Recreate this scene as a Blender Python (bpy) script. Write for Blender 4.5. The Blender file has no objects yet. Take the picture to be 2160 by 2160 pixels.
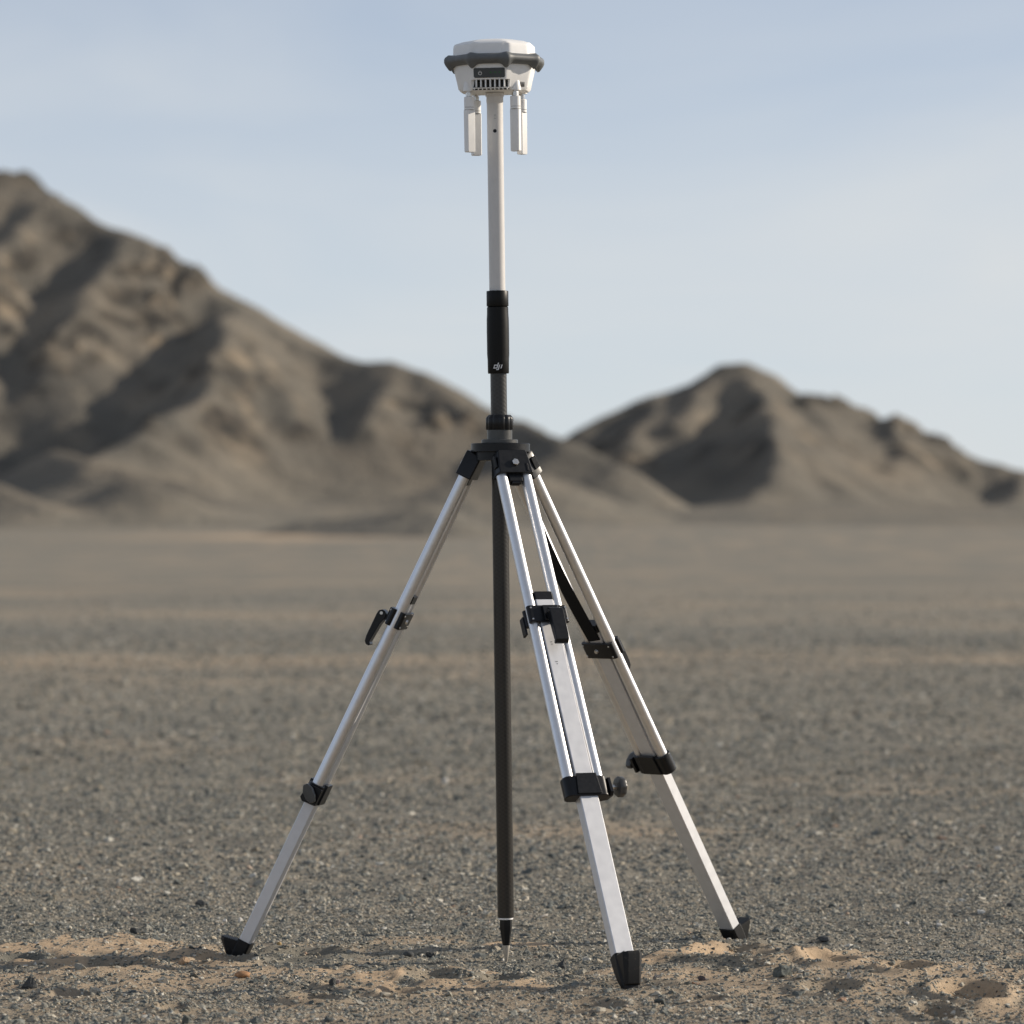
import bpy, bmesh, math, random
import numpy as np
from mathutils import Vector, Matrix, Euler

R = math.radians
scene = bpy.context.scene
C = scene.collection

# ---------------------------------------------------------------- camera
F_PX, H_CAM, D_POLE, Y_HOR = 9918.0, 0.8158, 8.7, 1100.0     # telephoto: focal length in 1/2160 frame units
cam_d = bpy.data.cameras.new('camera')
cam = bpy.data.objects.new('camera', cam_d)
C.objects.link(cam)
cam.location = (0, 0, H_CAM)
cam.rotation_euler = (R(90), 0, 0)
cam_d.sensor_width = 36.0
cam_d.lens = 36.0 * F_PX / 2160.0
cam_d.shift_y = (Y_HOR - 1080.0) / 2160.0
cam_d.clip_start = 0.1
cam_d.clip_end = 20000
cam_d.dof.use_dof = True
cam_d.dof.focus_distance = 8.55
cam_d.dof.aperture_fstop = 6.6
cam_d.dof.aperture_blades = 9
scene.camera = cam

# ---------------------------------------------------------------- light
SUN_EL, SUN_AZ = 22.0, 17.0            # azimuth counted from +X (right) towards +Y (away)
sv = Vector((math.cos(R(SUN_EL)) * math.cos(R(SUN_AZ)), math.cos(R(SUN_EL)) * math.sin(R(SUN_AZ)), math.sin(R(SUN_EL))))
sun_d = bpy.data.lights.new('sun', 'SUN')
sun = bpy.data.objects.new('sun', sun_d)
C.objects.link(sun)
sun.rotation_euler = sv.to_track_quat('Z', 'Y').to_euler()
sun_d.energy = 5.0
sun_d.angle = R(0.53)
sun_d.color = (1.0, 0.885, 0.735)

world = bpy.data.worlds.new('World')
scene.world = world
world.use_nodes = True
nt = world.node_tree
nt.nodes.clear()
wo = nt.nodes.new('ShaderNodeOutputWorld')
bg = nt.nodes.new('ShaderNodeBackground')
bg.inputs['Strength'].default_value = 0.10
sky = nt.nodes.new('ShaderNodeTexSky')
sky.sky_type = 'NISHITA'
sky.sun_disc = False
sky.sun_elevation = R(SUN_EL)
sky.sun_rotation = R(90 - SUN_AZ)
sky.altitude = 1500
sky.air_density = 0.6
sky.dust_density = 0.5
sky.ozone_density = 2.2
# thin high cloud, the same all over the sky
tc = nt.nodes.new('ShaderNodeTexCoord')
mp = nt.nodes.new('ShaderNodeMapping')
mp.inputs['Scale'].default_value = (7.0, 7.0, 26.0)
mp.inputs['Rotation'].default_value = (0, R(9), 0)
mp.inputs['Location'].default_value = (0.35, 0, 0.1)
no = nt.nodes.new('ShaderNodeTexNoise')
no.inputs['Scale'].default_value = 1.0
no.inputs['Detail'].default_value = 5.0
no.inputs['Roughness'].default_value = 0.5
no.inputs['Distortion'].default_value = 0.6
rp = nt.nodes.new('ShaderNodeMapRange')
rp.inputs['From Min'].default_value = 0.36
rp.inputs['From Max'].default_value = 0.72
rp.inputs['To Min'].default_value = 0.70
rp.inputs['To Max'].default_value = 0.97
mx = nt.nodes.new('ShaderNodeMix')
mx.data_type = 'RGBA'
mx.inputs['B'].default_value = (6.5, 6.75, 6.9, 1)
L = nt.links.new
L(tc.outputs['Generated'], mp.inputs['Vector'])
L(mp.outputs['Vector'], no.inputs['Vector'])
L(no.outputs['Fac'], rp.inputs['Value'])
# the veil is thicker towards the horizon, all the way round
sx = nt.nodes.new('ShaderNodeSeparateXYZ')
hz = nt.nodes.new('ShaderNodeValToRGB')
hz.color_ramp.interpolation = 'EASE'
he = hz.color_ramp.elements
he.new(.5); he.new(.6)
for q, (p_, v_) in zip(he, ((0.055, 1.0), (0.125, .62), (0.35, .48), (1.0, .40))):
    q.position = p_; q.color = (v_, v_, v_, 1)
ml = nt.nodes.new('ShaderNodeMath'); ml.operation = 'MULTIPLY'
L(tc.outputs['Generated'], sx.inputs[0])
L(sx.outputs['Z'], hz.inputs['Fac'])
L(rp.outputs['Result'], ml.inputs[0]); L(hz.outputs['Color'], ml.inputs[1])
L(ml.outputs[0], mx.inputs['Factor'])
L(sky.outputs['Color'], mx.inputs['A'])
L(mx.outputs['Result'], bg.inputs['Color'])
L(bg.outputs['Background'], wo.inputs['Surface'])

scene.view_settings.view_transform = 'Standard'
scene.view_settings.look = 'None'
scene.view_settings.exposure = 0.10
scene.view_settings.gamma = 1.0
scene.view_settings.use_curve_mapping = False
scene.cycles.max_bounces = 6
scene.cycles.use_denoising = True

# ---------------------------------------------------------------- helpers
def px(x, y, d):
    """a point of the survey of the photograph (2160 frame) at distance d, in metres"""
    return Vector(((x - 1080.0) * d / F_PX, d, H_CAM - (y - Y_HOR) * d / F_PX))

def tag(o, label=None, cat=None, group=None, kind=None):
    if label: o['label'] = label
    if cat: o['category'] = cat
    if group: o['group'] = group
    if kind: o['kind'] = kind
    return o

class MB:
    def __init__(s): s.v, s.f = [], []
    def add(s, vs, fs):
        n = len(s.v)
        s.v += [tuple(v) for v in vs]
        s.f += [tuple(i + n for i in f) for f in fs]
        return s
    def box(s, c, h, m=None):
        vs = [Vector((c[0] + sx * h[0], c[1] + sy * h[1], c[2] + sz * h[2])) for sz in (-1, 1) for sy in (-1, 1) for sx in (-1, 1)]
        if m: vs = [m @ v for v in vs]
        return s.add(vs, [(0, 2, 3, 1), (4, 5, 7, 6), (0, 1, 5, 4), (2, 6, 7, 3), (0, 4, 6, 2), (1, 3, 7, 5)])
    def loft(s, rings, cap=True, m=None):
        """rings: lists of points of equal length, joined in order"""
        n = len(rings[0])
        vs = [Vector(p) for r in rings for p in r]
        if m: vs = [m @ v for v in vs]
        fs = []
        for k in range(len(rings) - 1):
            for i in range(n):
                j = (i + 1) % n
                fs.append((k * n + i, k * n + j, (k + 1) * n + j, (k + 1) * n + i))
        if cap:
            fs.append(tuple(range(n - 1, -1, -1)))
            fs.append(tuple((len(rings) - 1) * n + i for i in range(n)))
        return s.add(vs, fs)
    def lathe(s, prof, n=40, m=None, cap=True):
        rings = [[(r * math.cos(2 * math.pi * i / n), r * math.sin(2 * math.pi * i / n), z) for i in range(n)] for r, z in prof]
        return s.loft(rings, cap, m)
    def rod(s, p0, p1, r0, r1=None, n=20):
        p0, p1 = Vector(p0), Vector(p1)
        q = (p1 - p0).to_track_quat('Z', 'Y').to_matrix().to_4x4()
        m = Matrix.Translation(p0) @ q
        l = (p1 - p0).length
        return s.lathe([(r0, 0), (r0 if r1 is None else r1, l)], n, m)
    def prism(s, poly, t0, t1, axis=1, m=None):
        """poly in the two other axes, extruded along axis"""
        def P(a, b, t):
            return [(t, a, b), (a, t, b), (a, b, t)][axis]
        return s.loft([[P(a, b, t0) for a, b in poly], [P(a, b, t1) for a, b in poly]], True, m)
    def build(s, name, mat, parent=None, bevel=0.0, smooth=35):
        me = bpy.data.meshes.new(name)
        me.from_pydata(s.v, [], s.f)
        bm = bmesh.new(); bm.from_mesh(me)
        bmesh.ops.recalc_face_normals(bm, faces=bm.faces)
        bm.to_mesh(me); bm.free()
        me.polygons.foreach_set('use_smooth', [bool(smooth)] * len(me.polygons))
        if smooth: me.set_sharp_from_angle(angle=R(smooth))
        me.materials.append(mat)
        o = bpy.data.objects.new(name, me)
        C.objects.link(o)
        if parent: o.parent = parent
        if bevel:
            b = o.modifiers.new('bevel', 'BEVEL')
            b.width = bevel; b.segments = 2; b.limit_method = 'ANGLE'; b.angle_limit = R(30)
            b.harden_normals = True
        return o

def empty(name, loc=(0, 0, 0), rot=(0, 0, 0), parent=None):
    o = bpy.data.objects.new(name, None)
    o.empty_display_size = 0.05
    C.objects.link(o)
    o.location = loc; o.rotation_euler = rot
    if parent: o.parent = parent
    return o

# ---------------------------------------------------------------- materials
def mat(name, col, rough=0.5, metal=0.0, spec=0.5, coat=0.0):
    m = bpy.data.materials.new(name)
    m.use_nodes = True
    b = m.node_tree.nodes['Principled BSDF']
    b.inputs['Base Color'].default_value = (*col, 1)
    b.inputs['Roughness'].default_value = rough
    b.inputs['Metallic'].default_value = metal
    b.inputs['Specular IOR Level'].default_value = spec
    b.inputs['Coat Weight'].default_value = coat
    return m, m.node_tree, b

def worn(m_t, scale, amount, rough_amt, bump=0.0):
    """fine wear: object-space noise on colour, roughness and bump"""
    m, t, b = m_t
    tc = t.nodes.new('ShaderNodeTexCoord')
    n = t.nodes.new('ShaderNodeTexNoise')
    n.inputs['Scale'].default_value = scale; n.inputs['Detail'].default_value = 6
    t.links.new(tc.outputs['Object'], n.inputs['Vector'])
    c0 = Vector(b.inputs['Base Color'].default_value[:3])
    cr = t.nodes.new('ShaderNodeValToRGB')
    cr.color_ramp.elements[0].position = 0.3; cr.color_ramp.elements[1].position = 0.7
    cr.color_ramp.elements[0].color = (*(c0 * (1 - amount)), 1)
    cr.color_ramp.elements[1].color = (*(c0 * (1 + amount)), 1)
    t.links.new(n.outputs['Fac'], cr.inputs['Fac'])
    t.links.new(cr.outputs['Color'], b.inputs['Base Color'])
    r0 = b.inputs['Roughness'].default_value
    mr = t.nodes.new('ShaderNodeMapRange')
    mr.inputs['To Min'].default_value = max(0.02, r0 - rough_amt); mr.inputs['To Max'].default_value = r0 + rough_amt
    t.links.new(n.outputs['Fac'], mr.inputs['Value'])
    t.links.new(mr.outputs['Result'], b.inputs['Roughness'])
    if bump:
        bp = t.nodes.new('ShaderNodeBump')
        bp.inputs['Strength'].default_value = bump; bp.inputs['Distance'].default_value = 0.001
        t.links.new(n.outputs['Fac'], bp.inputs['Height'])
        t.links.new(bp.outputs['Normal'], b.inputs['Normal'])
    return m

M = {}
M['alu'] = worn(mat('satin_aluminium', (0.80, 0.80, 0.81), 0.40, 1.0), 90, 0.04, 0.06)
M['alu_flat'] = worn(mat('matt_anodised_aluminium', (0.68, 0.685, 0.70), 0.52, 0.75), 60, 0.04, 0.05)
M['point'] = worn(mat('scuffed_steel', (0.50, 0.46, 0.40), 0.45, 0.55), 200, 0.10, 0.08)
M['steel'] = worn(mat('steel', (0.62, 0.60, 0.57), 0.28, 1.0), 200, 0.08, 0.08)
M['black'] = worn(mat('black_plastic', (0.006, 0.0065, 0.008), 0.34, 0.0, 0.35), 160, 0.25, 0.08, 0.06)
M['black_matt'] = worn(mat('black_matt_plastic', (0.006, 0.006, 0.0055), 0.42, 0.0, 0.22), 120, 0.2, 0.06)
M['strap'] = worn(mat('black_webbing', (0.010, 0.010, 0.010), 0.85, 0, 0.2), 500, 0.4, 0.05, 0.3)
M['white'] = worn(mat('white_plastic', (0.86, 0.855, 0.84), 0.42), 60, 0.025, 0.05)
M['pole_white'] = worn(mat('pale_grey_coated_tube', (0.63, 0.61, 0.585), 0.34, 0.0, 0.6), 50, 0.03, 0.05)
M['rubber'] = worn(mat('grey_rubber', (0.125, 0.132, 0.135), 0.5), 90, 0.1, 0.06)
M['panel'] = worn(mat('slate_panel', (0.065, 0.075, 0.082), 0.4), 80, 0.05, 0.05)
M['dark'] = worn(mat('dark_vent', (0.02, 0.021, 0.02), 0.6), 80, 0.1, 0.05)
M['print'] = worn(mat('white_print', (0.75, 0.75, 0.75), 0.5), 200, 0.03, 0.02)
M['greyprint'] = worn(mat('grey_print', (0.28, 0.28, 0.28), 0.5), 200, 0.03, 0.02)
M['rod_grey'] = worn(mat('dark_grey_coated_metal', (0.075, 0.075, 0.072), 0.36, 0.35), 90, 0.1, 0.06)
m, t, b = mat('status_light_green', (0.02, 0.09, 0.03), 0.4)
b.inputs['Emission Color'].default_value = (0.05, 0.5, 0.08, 1); b.inputs['Emission Strength'].default_value = 0.07
M['led'] = m

def dusty():
    m, t, b = mat('dusty_black_plastic', (0.008, 0.0085, 0.009), 0.5, 0.0, 0.3)
    tc = t.nodes.new('ShaderNodeTexCoord')
    n = t.nodes.new('ShaderNodeTexNoise'); n.inputs['Scale'].default_value = 110; n.inputs['Detail'].default_value = 7; n.inputs['Roughness'].default_value = .7
    t.links.new(tc.outputs['Object'], n.inputs['Vector'])
    r = t.nodes.new('ShaderNodeValToRGB'); e = r.color_ramp.elements
    e[0].position = .58; e[0].color = (.008, .0085, .009, 1); e[1].position = .95; e[1].color = (.14, .11, .08, 1)
    t.links.new(n.outputs['Fac'], r.inputs['Fac']); t.links.new(r.outputs['Color'], b.inputs['Base Color'])
    return m
M['dusty'] = dusty()

def carbon():
    m, t, b = mat('carbon_fibre', (0.03, 0.028, 0.025), 0.38, 0.0, 0.5, 0.15)
    tc = t.nodes.new('ShaderNodeTexCoord')
    sp = t.nodes.new('ShaderNodeSeparateXYZ')
    t.links.new(tc.outputs['Object'], sp.inputs[0])
    an = t.nodes.new('ShaderNodeMath'); an.operation = 'ARCTAN2'
    t.links.new(sp.outputs['Y'], an.inputs[0]); t.links.new(sp.outputs['X'], an.inputs[1])
    def wave(sa, sz):
        a = t.nodes.new('ShaderNodeMath'); a.operation = 'MULTIPLY'; a.inputs[1].default_value = sa
        t.links.new(an.outputs[0], a.inputs[0])
        z = t.nodes.new('ShaderNodeMath'); z.operation = 'MULTIPLY_ADD'; z.inputs[1].default_value = sz
        t.links.new(sp.outputs['Z'], z.inputs[0]); t.links.new(a.outputs[0], z.inputs[2])
        s = t.nodes.new('ShaderNodeMath'); s.operation = 'SINE'
        t.links.new(z.outputs[0], s.inputs[0])
        return s
    w1, w2 = wave(8.0, 800.0), wave(-8.0, 800.0)
    mm = t.nodes.new('ShaderNodeMath'); mm.operation = 'GREATER_THAN'
    t.links.new(w1.outputs[0], mm.inputs[0]); t.links.new(w2.outputs[0], mm.inputs[1])
    mixc = t.nodes.new('ShaderNodeMix'); mixc.data_type = 'RGBA'
    mixc.inputs['A'].default_value = (0.021, 0.020, 0.018, 1); mixc.inputs['B'].default_value = (0.030, 0.028, 0.025, 1)
    t.links.new(mm.outputs[0], mixc.inputs['Factor'])
    t.links.new(mixc.outputs['Result'], b.inputs['Base Color'])
    bp = t.nodes.new('ShaderNodeBump'); bp.inputs['Strength'].default_value = 0.10; bp.inputs['Distance'].default_value = 0.0005
    t.links.new(w1.outputs[0], bp.inputs['Height']); t.links.new(bp.outputs['Normal'], b.inputs['Normal'])
    return m
M['carbon'] = carbon()

# ---------------------------------------------------------------- noise in numpy
def _hash(ix, iy, seed):
    h = (ix.astype(np.int64) * 374761393 + iy.astype(np.int64) * 668265263 + seed * 1442695041) & 0xFFFFFFFF
    h = ((h ^ (h >> 13)) * 1274126177) & 0xFFFFFFFF
    h = h ^ (h >> 16)
    return (h & 0xFFFFFF) / float(0xFFFFFF)

def vnoise(x, y, seed):
    x0, y0 = np.floor(x), np.floor(y)
    fx, fy = x - x0, y - y0
    fx = fx * fx * fx * (fx * (fx * 6 - 15) + 10); fy = fy * fy * fy * (fy * (fy * 6 - 15) + 10)
    a, b = _hash(x0, y0, seed), _hash(x0 + 1, y0, seed)
    c, d = _hash(x0, y0 + 1, seed), _hash(x0 + 1, y0 + 1, seed)
    return (a + (b - a) * fx) * (1 - fy) + (c + (d - c) * fx) * fy     # 0..1

def fbm(x, y, seed, octaves=4, gain=0.5):
    s, a, tot = 0, 1.0, 0
    for o in range(octaves):
        ca, sa = math.cos(o * 0.9), math.sin(o * 0.9)
        s = s + a * (vnoise((x * ca - y * sa) * 2 ** o + 17.3 * o, (x * sa + y * ca) * 2 ** o - 9.1 * o, seed + o) - 0.5)
        tot += a; a *= gain
    return s / tot * 2                                                  # about -1..1

def sstep(a, b, x):
    t = np.clip((x - a) / (b - a), 0, 1)
    return t * t * (3 - 2 * t)

# ---------------------------------------------------------------- ground
# hollows (footprints and scuffs): x, y, half width, half length, depth, turn
def gxy(x, y):
    d = H_CAM * F_PX / (y - Y_HOR)
    return (x - 1080.0) * d / F_PX, d
HOLLOWS = []
for (hx, hy, w, h, dp) in [(1575, 2026, 290, 30, .030), (1752, 2010, 90, 16, .016), (1745, 2040, 130, 18, .018), (1917, 2062, 100, 18, .018),
                           (1758, 2092, 140, 16, .014), (2040, 2100, 150, 30, .024), (1975, 2136, 110, 26, .022), (1057, 2074, 120, 18, .020),
                           (930, 2068, 150, 22, .018), (665, 2113, 130, 18, .018), (150, 2104, 120, 16, .014), (205, 2046, 240, 22, .018),
                           (470, 2034, 120, 14, .016), (40, 2026, 100, 14, .016), (650, 2018, 190, 12, .012), (365, 2127, 80, 14, .012),
                           (1250, 2120, 120, 16, .012), (1490, 2110, 100, 14, .010), (850, 2096, 120, 14, .014), (700, 2080, 60, 12, .012)]:
    cx, cy = gxy(hx, hy)
    HOLLOWS.append((cx, cy, w * .5 * cy / F_PX, max(.03, h * .5 * cy * cy / (F_PX * H_CAM)), dp))
SANDS = []
for (hx, hy, w, h, k) in [(200, 2005, 430, 45, 1.0), (330, 2022, 200, 22, .9), (100, 2036, 220, 16, .9), (240, 2052, 160, 16, .6), (200, 2085, 160, 14, .6),
                          (700, 2050, 240, 26, .9), (790, 2066, 150, 34, 1.0), (900, 2085, 260, 26, .9), (1010, 2055, 190, 16, .9), (1120, 2084, 160, 16, .8),
                          (860, 1990, 240, 20, .6), (1050, 2000, 80, 12, .9), (1130, 2001, 70, 10, 1.0), (590, 2122, 190, 20, .6), (620, 2100, 140, 14, .5),
                          (1390, 2036, 90, 16, 1.0), (1575, 2030, 330, 34, 1.0), (1500, 2062, 240, 24, .7), (1760, 2045, 260, 34, .8), (1830, 2010, 180, 18, .6),
                          (1880, 2090, 260, 30, .6), (2060, 2095, 200, 40, .8), (2110, 2130, 160, 40, .8), (1480, 2124, 170, 18, .6), (1830, 2125, 90, 20, .8),
                          (1620, 2100, 120, 14, .6), (2120, 2018, 120, 14, .6), (1240, 2070, 120, 20, .5), (60, 2078, 170, 16, .4), (470, 2055, 120, 10, .7)]:
    cx, cy = gxy(hx, hy)
    SANDS.append((cx, cy, w * .5 * cy / F_PX, max(.04, h * .5 * cy * cy / (F_PX * H_CAM)), k))

def apron(y):
    """the plain falls away very gently and then climbs towards the hills"""
    sp = lambda q, w: w * np.logaddexp(0.0, q / w)
    y = np.minimum(y, 1000.0)
    return -.0082 * sp(y - 45.0, 10.0) + .0150 * sp(y - 340.0, 60.0)

def ground_z(x, y):
    near = 1 - sstep(16, 40, y)
    z = near * (.012 * fbm(x * 1.3, y * 1.3, 3, 3) + .007 * fbm(x * 5, y * 5, 11, 3) + .0062 * fbm(x * 21, y * 13, 23, 4))
    for (cx, cy, a, b, dp) in HOLLOWS:
        r = np.sqrt(((x - cx) / a) ** 2 + ((y - cy) / b) ** 2) + .30 * fbm(x * 11, y * 11, 77, 2)
        z = z - dp * (1 - sstep(.55, 1.05, r)) * near + dp * .45 * np.exp(-((r - 1.15) / .22) ** 2) * near
    far = sstep(25, 90, y)
    z = z + apron(y) + far * .20 * fbm(x / 38., y / 24., 41, 4)
    z = z + near * .006 * (sand_mask(x, y) - .3)
    for (fx, fy) in ((-.5117, 8.795), (.436, 9.142), (.2064, 8.189)):
        q = np.hypot(x - fx, y - fy)
        z = z + .009 * np.exp(-((q - .085) / .035) ** 2)
    # feet and pole tip keep the level they stand on
    for (fx, fy) in ((.2064, 8.189), (-.5117, 8.795), (.436, 9.142), (-.0105, 8.7)):
        z = z * (1 - np.exp(-(((x - fx) ** 2 + (y - fy) ** 2) / .06 ** 2)))
    return z

def sand_mask(x, y):
    s = 0 * x
    w = .35 * fbm(x * 8, y * 5, 61, 3) + .95 * fbm(x * 17, y * 5.5, 67, 4) + .10
    for (cx, cy, a, b, k) in SANDS:
        r = np.sqrt(((x - cx) / a) ** 2 + ((y - cy) / b) ** 2) + w
        s = np.maximum(s, .88 * k * (1 - sstep(.70, 1.15, r)))
    bg_ = sstep(.12, .55, fbm(x * .55, y * .85, 91, 4)) * .35
    bg_ = np.maximum(bg_, .62 * sstep(7.9, 8.15, y) * (1 - sstep(8.75, 9.1, y)) * sstep(-.25, .30, fbm(x * 5, y * 3.2, 131, 4)))
    bg_ = np.maximum(bg_, .42 * np.exp(-((y - 28.5 - 2.0 * fbm(x * .35, y * .2, 15, 3)) / 2.4) ** 2) * sstep(-.5, .4, fbm(x * .8, y * .5, 19, 3)))
    bg_ = np.maximum(bg_, .75 * np.exp(-(((x + 25) / 15) ** 2 + ((y - 560) / 40) ** 2)))
    return np.clip(np.maximum(s, bg_), 0, 1)

def spread(lo, hi, fine0, fine1, step, grow):
    """coordinates: even between fine0 and fine1, then growing steps out to lo and hi"""
    c = list(np.arange(fine0, fine1 + 1e-6, step))
    s = step
    while c[-1] < hi:
        s *= grow; c.append(c[-1] + s)
    s = step
    while c[0] > lo:
        s *= grow; c.insert(0, c[0] - s)
    return np.array(c)

gx = spread(-4500, 4500, -1.15, 1.15, .0075, 1.07)
gy = spread(-4500, 6000, 7.4, 9.8, .0075, 1.026)
X, Y = np.meshgrid(gx, gy)
Z = ground_z(X, Y)
nx, ny = len(gx), len(gy)
def grid_mesh(name, X, Y, Z):
    ny, nx = X.shape
    co = np.stack([X, Y, Z], -1).reshape(-1, 3).astype(np.float32)
    i = (np.arange(ny - 1)[:, None] * nx + np.arange(nx - 1)[None, :]).reshape(-1)
    q = np.stack([i, i + 1, i + nx + 1, i + nx], -1).astype(np.int32)
    me = bpy.data.meshes.new(name)
    me.vertices.add(len(co)); me.vertices.foreach_set('co', co.ravel())
    me.loops.add(q.size); me.loops.foreach_set('vertex_index', q.ravel())
    me.polygons.add(len(q)); me.polygons.foreach_set('loop_start', np.arange(0, q.size, 4, dtype=np.int32))
    me.polygons.foreach_set('use_smooth', np.ones(len(q), bool))
    me.update(); me.validate()
    return me

def ground_material():
    m, t, b = mat('desert_ground', (.2, .17, .14), .95, 0, .15)
    n = t.nodes
    tc = n.new('ShaderNodeTexCoord')
    at = n.new('ShaderNodeAttribute'); at.attribute_name = 'sand'
    def noise(scale, detail=5, rough=.55, vec=None):
        x = n.new('ShaderNodeTexNoise'); x.inputs['Scale'].default_value = scale
        x.inputs['Detail'].default_value = detail; x.inputs['Roughness'].default_value = rough
        t.links.new(vec or tc.outputs['Object'], x.inputs['Vector']); return x
    def ramp(fac, els):
        r = n.new('ShaderNodeValToRGB'); e = r.color_ramp.elements
        while len(e) < len(els): e.new(.5)
        for k, (p, c) in enumerate(els): e[k].position = p; e[k].color = (*c, 1)
        t.links.new(fac, r.inputs['Fac']); return r
    def mix(f, a, bb):
        x = n.new('ShaderNodeMix'); x.data_type = 'RGBA'
        if isinstance(f, float): x.inputs['Factor'].default_value = f
        else: t.links.new(f, x.inputs['Factor'])
        t.links.new(a, x.inputs['A']); t.links.new(bb, x.inputs['B']); return x.outputs['Result']
    # grit between the stones
    g1 = ramp(noise(130, 8, .7).outputs['Fac'], [(.30, (.115, .110, .098)), (.5, (.25, .228, .186)), (.70, (.41, .348, .265))])
    # broad drifts of tan and grey, metres across
    mp = n.new('ShaderNodeMapping'); mp.inputs['Scale'].default_value = (.10, .16, 1)
    t.links.new(tc.outputs['Object'], mp.inputs['Vector'])
    g2 = ramp(noise(1.0, 7, .62, mp.outputs['Vector']).outputs['Fac'], [(.36, (.122, .128, .119)), (.5, (.178, .175, .151)), (.63, (.265, .230, .180))])
    # speckle of stones, for the part too far to hold real ones
    vo = n.new('ShaderNodeTexVoronoi'); vo.inputs['Scale'].default_value = 14
    t.links.new(tc.outputs['Object'], vo.inputs['Vector'])
    g3 = ramp(vo.outputs['Color'], [(.2, (.10, .098, .088)), (.5, (.25, .225, .18)), (.85, (.46, .40, .31))])
    base = mix(.70, g1.outputs['Color'], g2.outputs['Color'])
    base = mix(.25, base, g3.outputs['Color'])
    sc = ramp(noise(60, 8, .65).outputs['Fac'], [(.3, (.44, .318, .205)), (.7, (.63, .472, .315))])
    col = mix(at.outputs['Fac'], base, sc.outputs['Color'])
    t.links.new(col, b.inputs['Base Color'])
    bp = n.new('ShaderNodeBump'); bp.inputs['Strength'].default_value = .9; bp.inputs['Distance'].default_value = .004
    t.links.new(noise(240, 8, .7).outputs['Fac'], bp.inputs['Height'])
    t.links.new(bp.outputs['Normal'], b.inputs['Normal'])
    return m

M['ground'] = ground_material()
me = grid_mesh('ground', X, Y, Z)
at = me.attributes.new('sand', 'FLOAT', 'POINT')
at.data.foreach_set('value', sand_mask(X, Y).reshape(-1).astype(np.float32))
me.materials.append(M['ground'])
ground = bpy.data.objects.new('ground', me)
C.objects.link(ground)
tag(ground, 'flat grey and tan desert floor with scuffed sandy hollows', None, kind='structure')

# ---------------------------------------------------------------- hills
def seg_field(px_, py_, pts, steep, reach, gentle=.50):
    """height of the mass that hangs from a crest polyline: steep near the crest, a gentle apron below"""
    best = np.full(px_.shape, -1e3)
    for (a, b) in zip(pts[:-1], pts[1:]):
        ax, ay, az = a; bx, by, bz = b
        dx, dy = bx - ax, by - ay
        t = np.clip(((px_ - ax) * dx + (py_ - ay) * dy) / (dx * dx + dy * dy + 1e-9), 0, 1)
        d = np.hypot(px_ - (ax + dx * t), py_ - (ay + dy * t))
        d = np.sqrt(d * d + 6.0) - 2.4
        h = az + (bz - az) * t - gentle * d - (steep - gentle) * reach * (1 - np.exp(-d / reach))
        best = np.maximum(best, h)
    return best

K = 2160.0 / 1932.0
def crest(pts):
    out = []
    for (x, y, d) in pts:
        p = px(x * K, y * K, d)
        out.append((p.x, p.y, p.z - float(apron(np.array(d))) + .9))
    return out

def hill_material():
    m, t, b = mat('hill_scree', (.16, .14, .11), .95, 0, .1)
    n = t.nodes
    tc = n.new('ShaderNodeTexCoord')
    rk = n.new('ShaderNodeAttribute'); rk.attribute_name = 'rock'
    def noise(scale, detail=5):
        x = n.new('ShaderNodeTexNoise'); x.inputs['Scale'].default_value = scale; x.inputs['Detail'].default_value = detail
        x.inputs['Roughness'].default_value = .6
        t.links.new(tc.outputs['Object'], x.inputs['Vector']); return x
    def ramp(fac, els):
        r = n.new('ShaderNodeValToRGB'); e = r.color_ramp.elements
        while len(e) < len(els): e.new(.5)
        for k, (p, c) in enumerate(els): e[k].position = p; e[k].color = (*c, 1)
        t.links.new(fac, r.inputs['Fac']); return r
    scree = ramp(noise(.035, 8).outputs['Fac'], [(.32, (.118, .112, .098)), (.5, (.168, .153, .128)), (.68, (.232, .200, .157))])
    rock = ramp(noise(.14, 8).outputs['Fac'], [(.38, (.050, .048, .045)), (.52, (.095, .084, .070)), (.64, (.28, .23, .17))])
    x = n.new('ShaderNodeMix'); x.data_type = 'RGBA'
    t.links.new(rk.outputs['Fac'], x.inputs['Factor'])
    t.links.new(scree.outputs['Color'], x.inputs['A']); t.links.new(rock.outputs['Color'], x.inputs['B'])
    db = n.new('ShaderNodeAttribute'); db.attribute_name = 'debris'
    wash = ramp(noise(.05, 6).outputs['Fac'], [(.35, (.165, .156, .134)), (.5, (.205, .189, .158)), (.65, (.262, .228, .178))])
    x2 = n.new('ShaderNodeMix'); x2.data_type = 'RGBA'
    t.links.new(db.outputs['Fac'], x2.inputs['Factor'])
    t.links.new(x.outputs['Result'], x2.inputs['A']); t.links.new(wash.outputs['Color'], x2.inputs['B'])
    t.links.new(x2.outputs['Result'], b.inputs['Base Color'])
    bp = n.new('ShaderNodeBump'); bp.inputs['Strength'].default_value = .8; bp.inputs['Distance'].default_value = 1.0
    t.links.new(noise(.5, 8).outputs['Fac'], bp.inputs['Height']); t.links.new(bp.outputs['Normal'], b.inputs['Normal'])
    return m
M['hill'] = hill_material()

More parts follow.
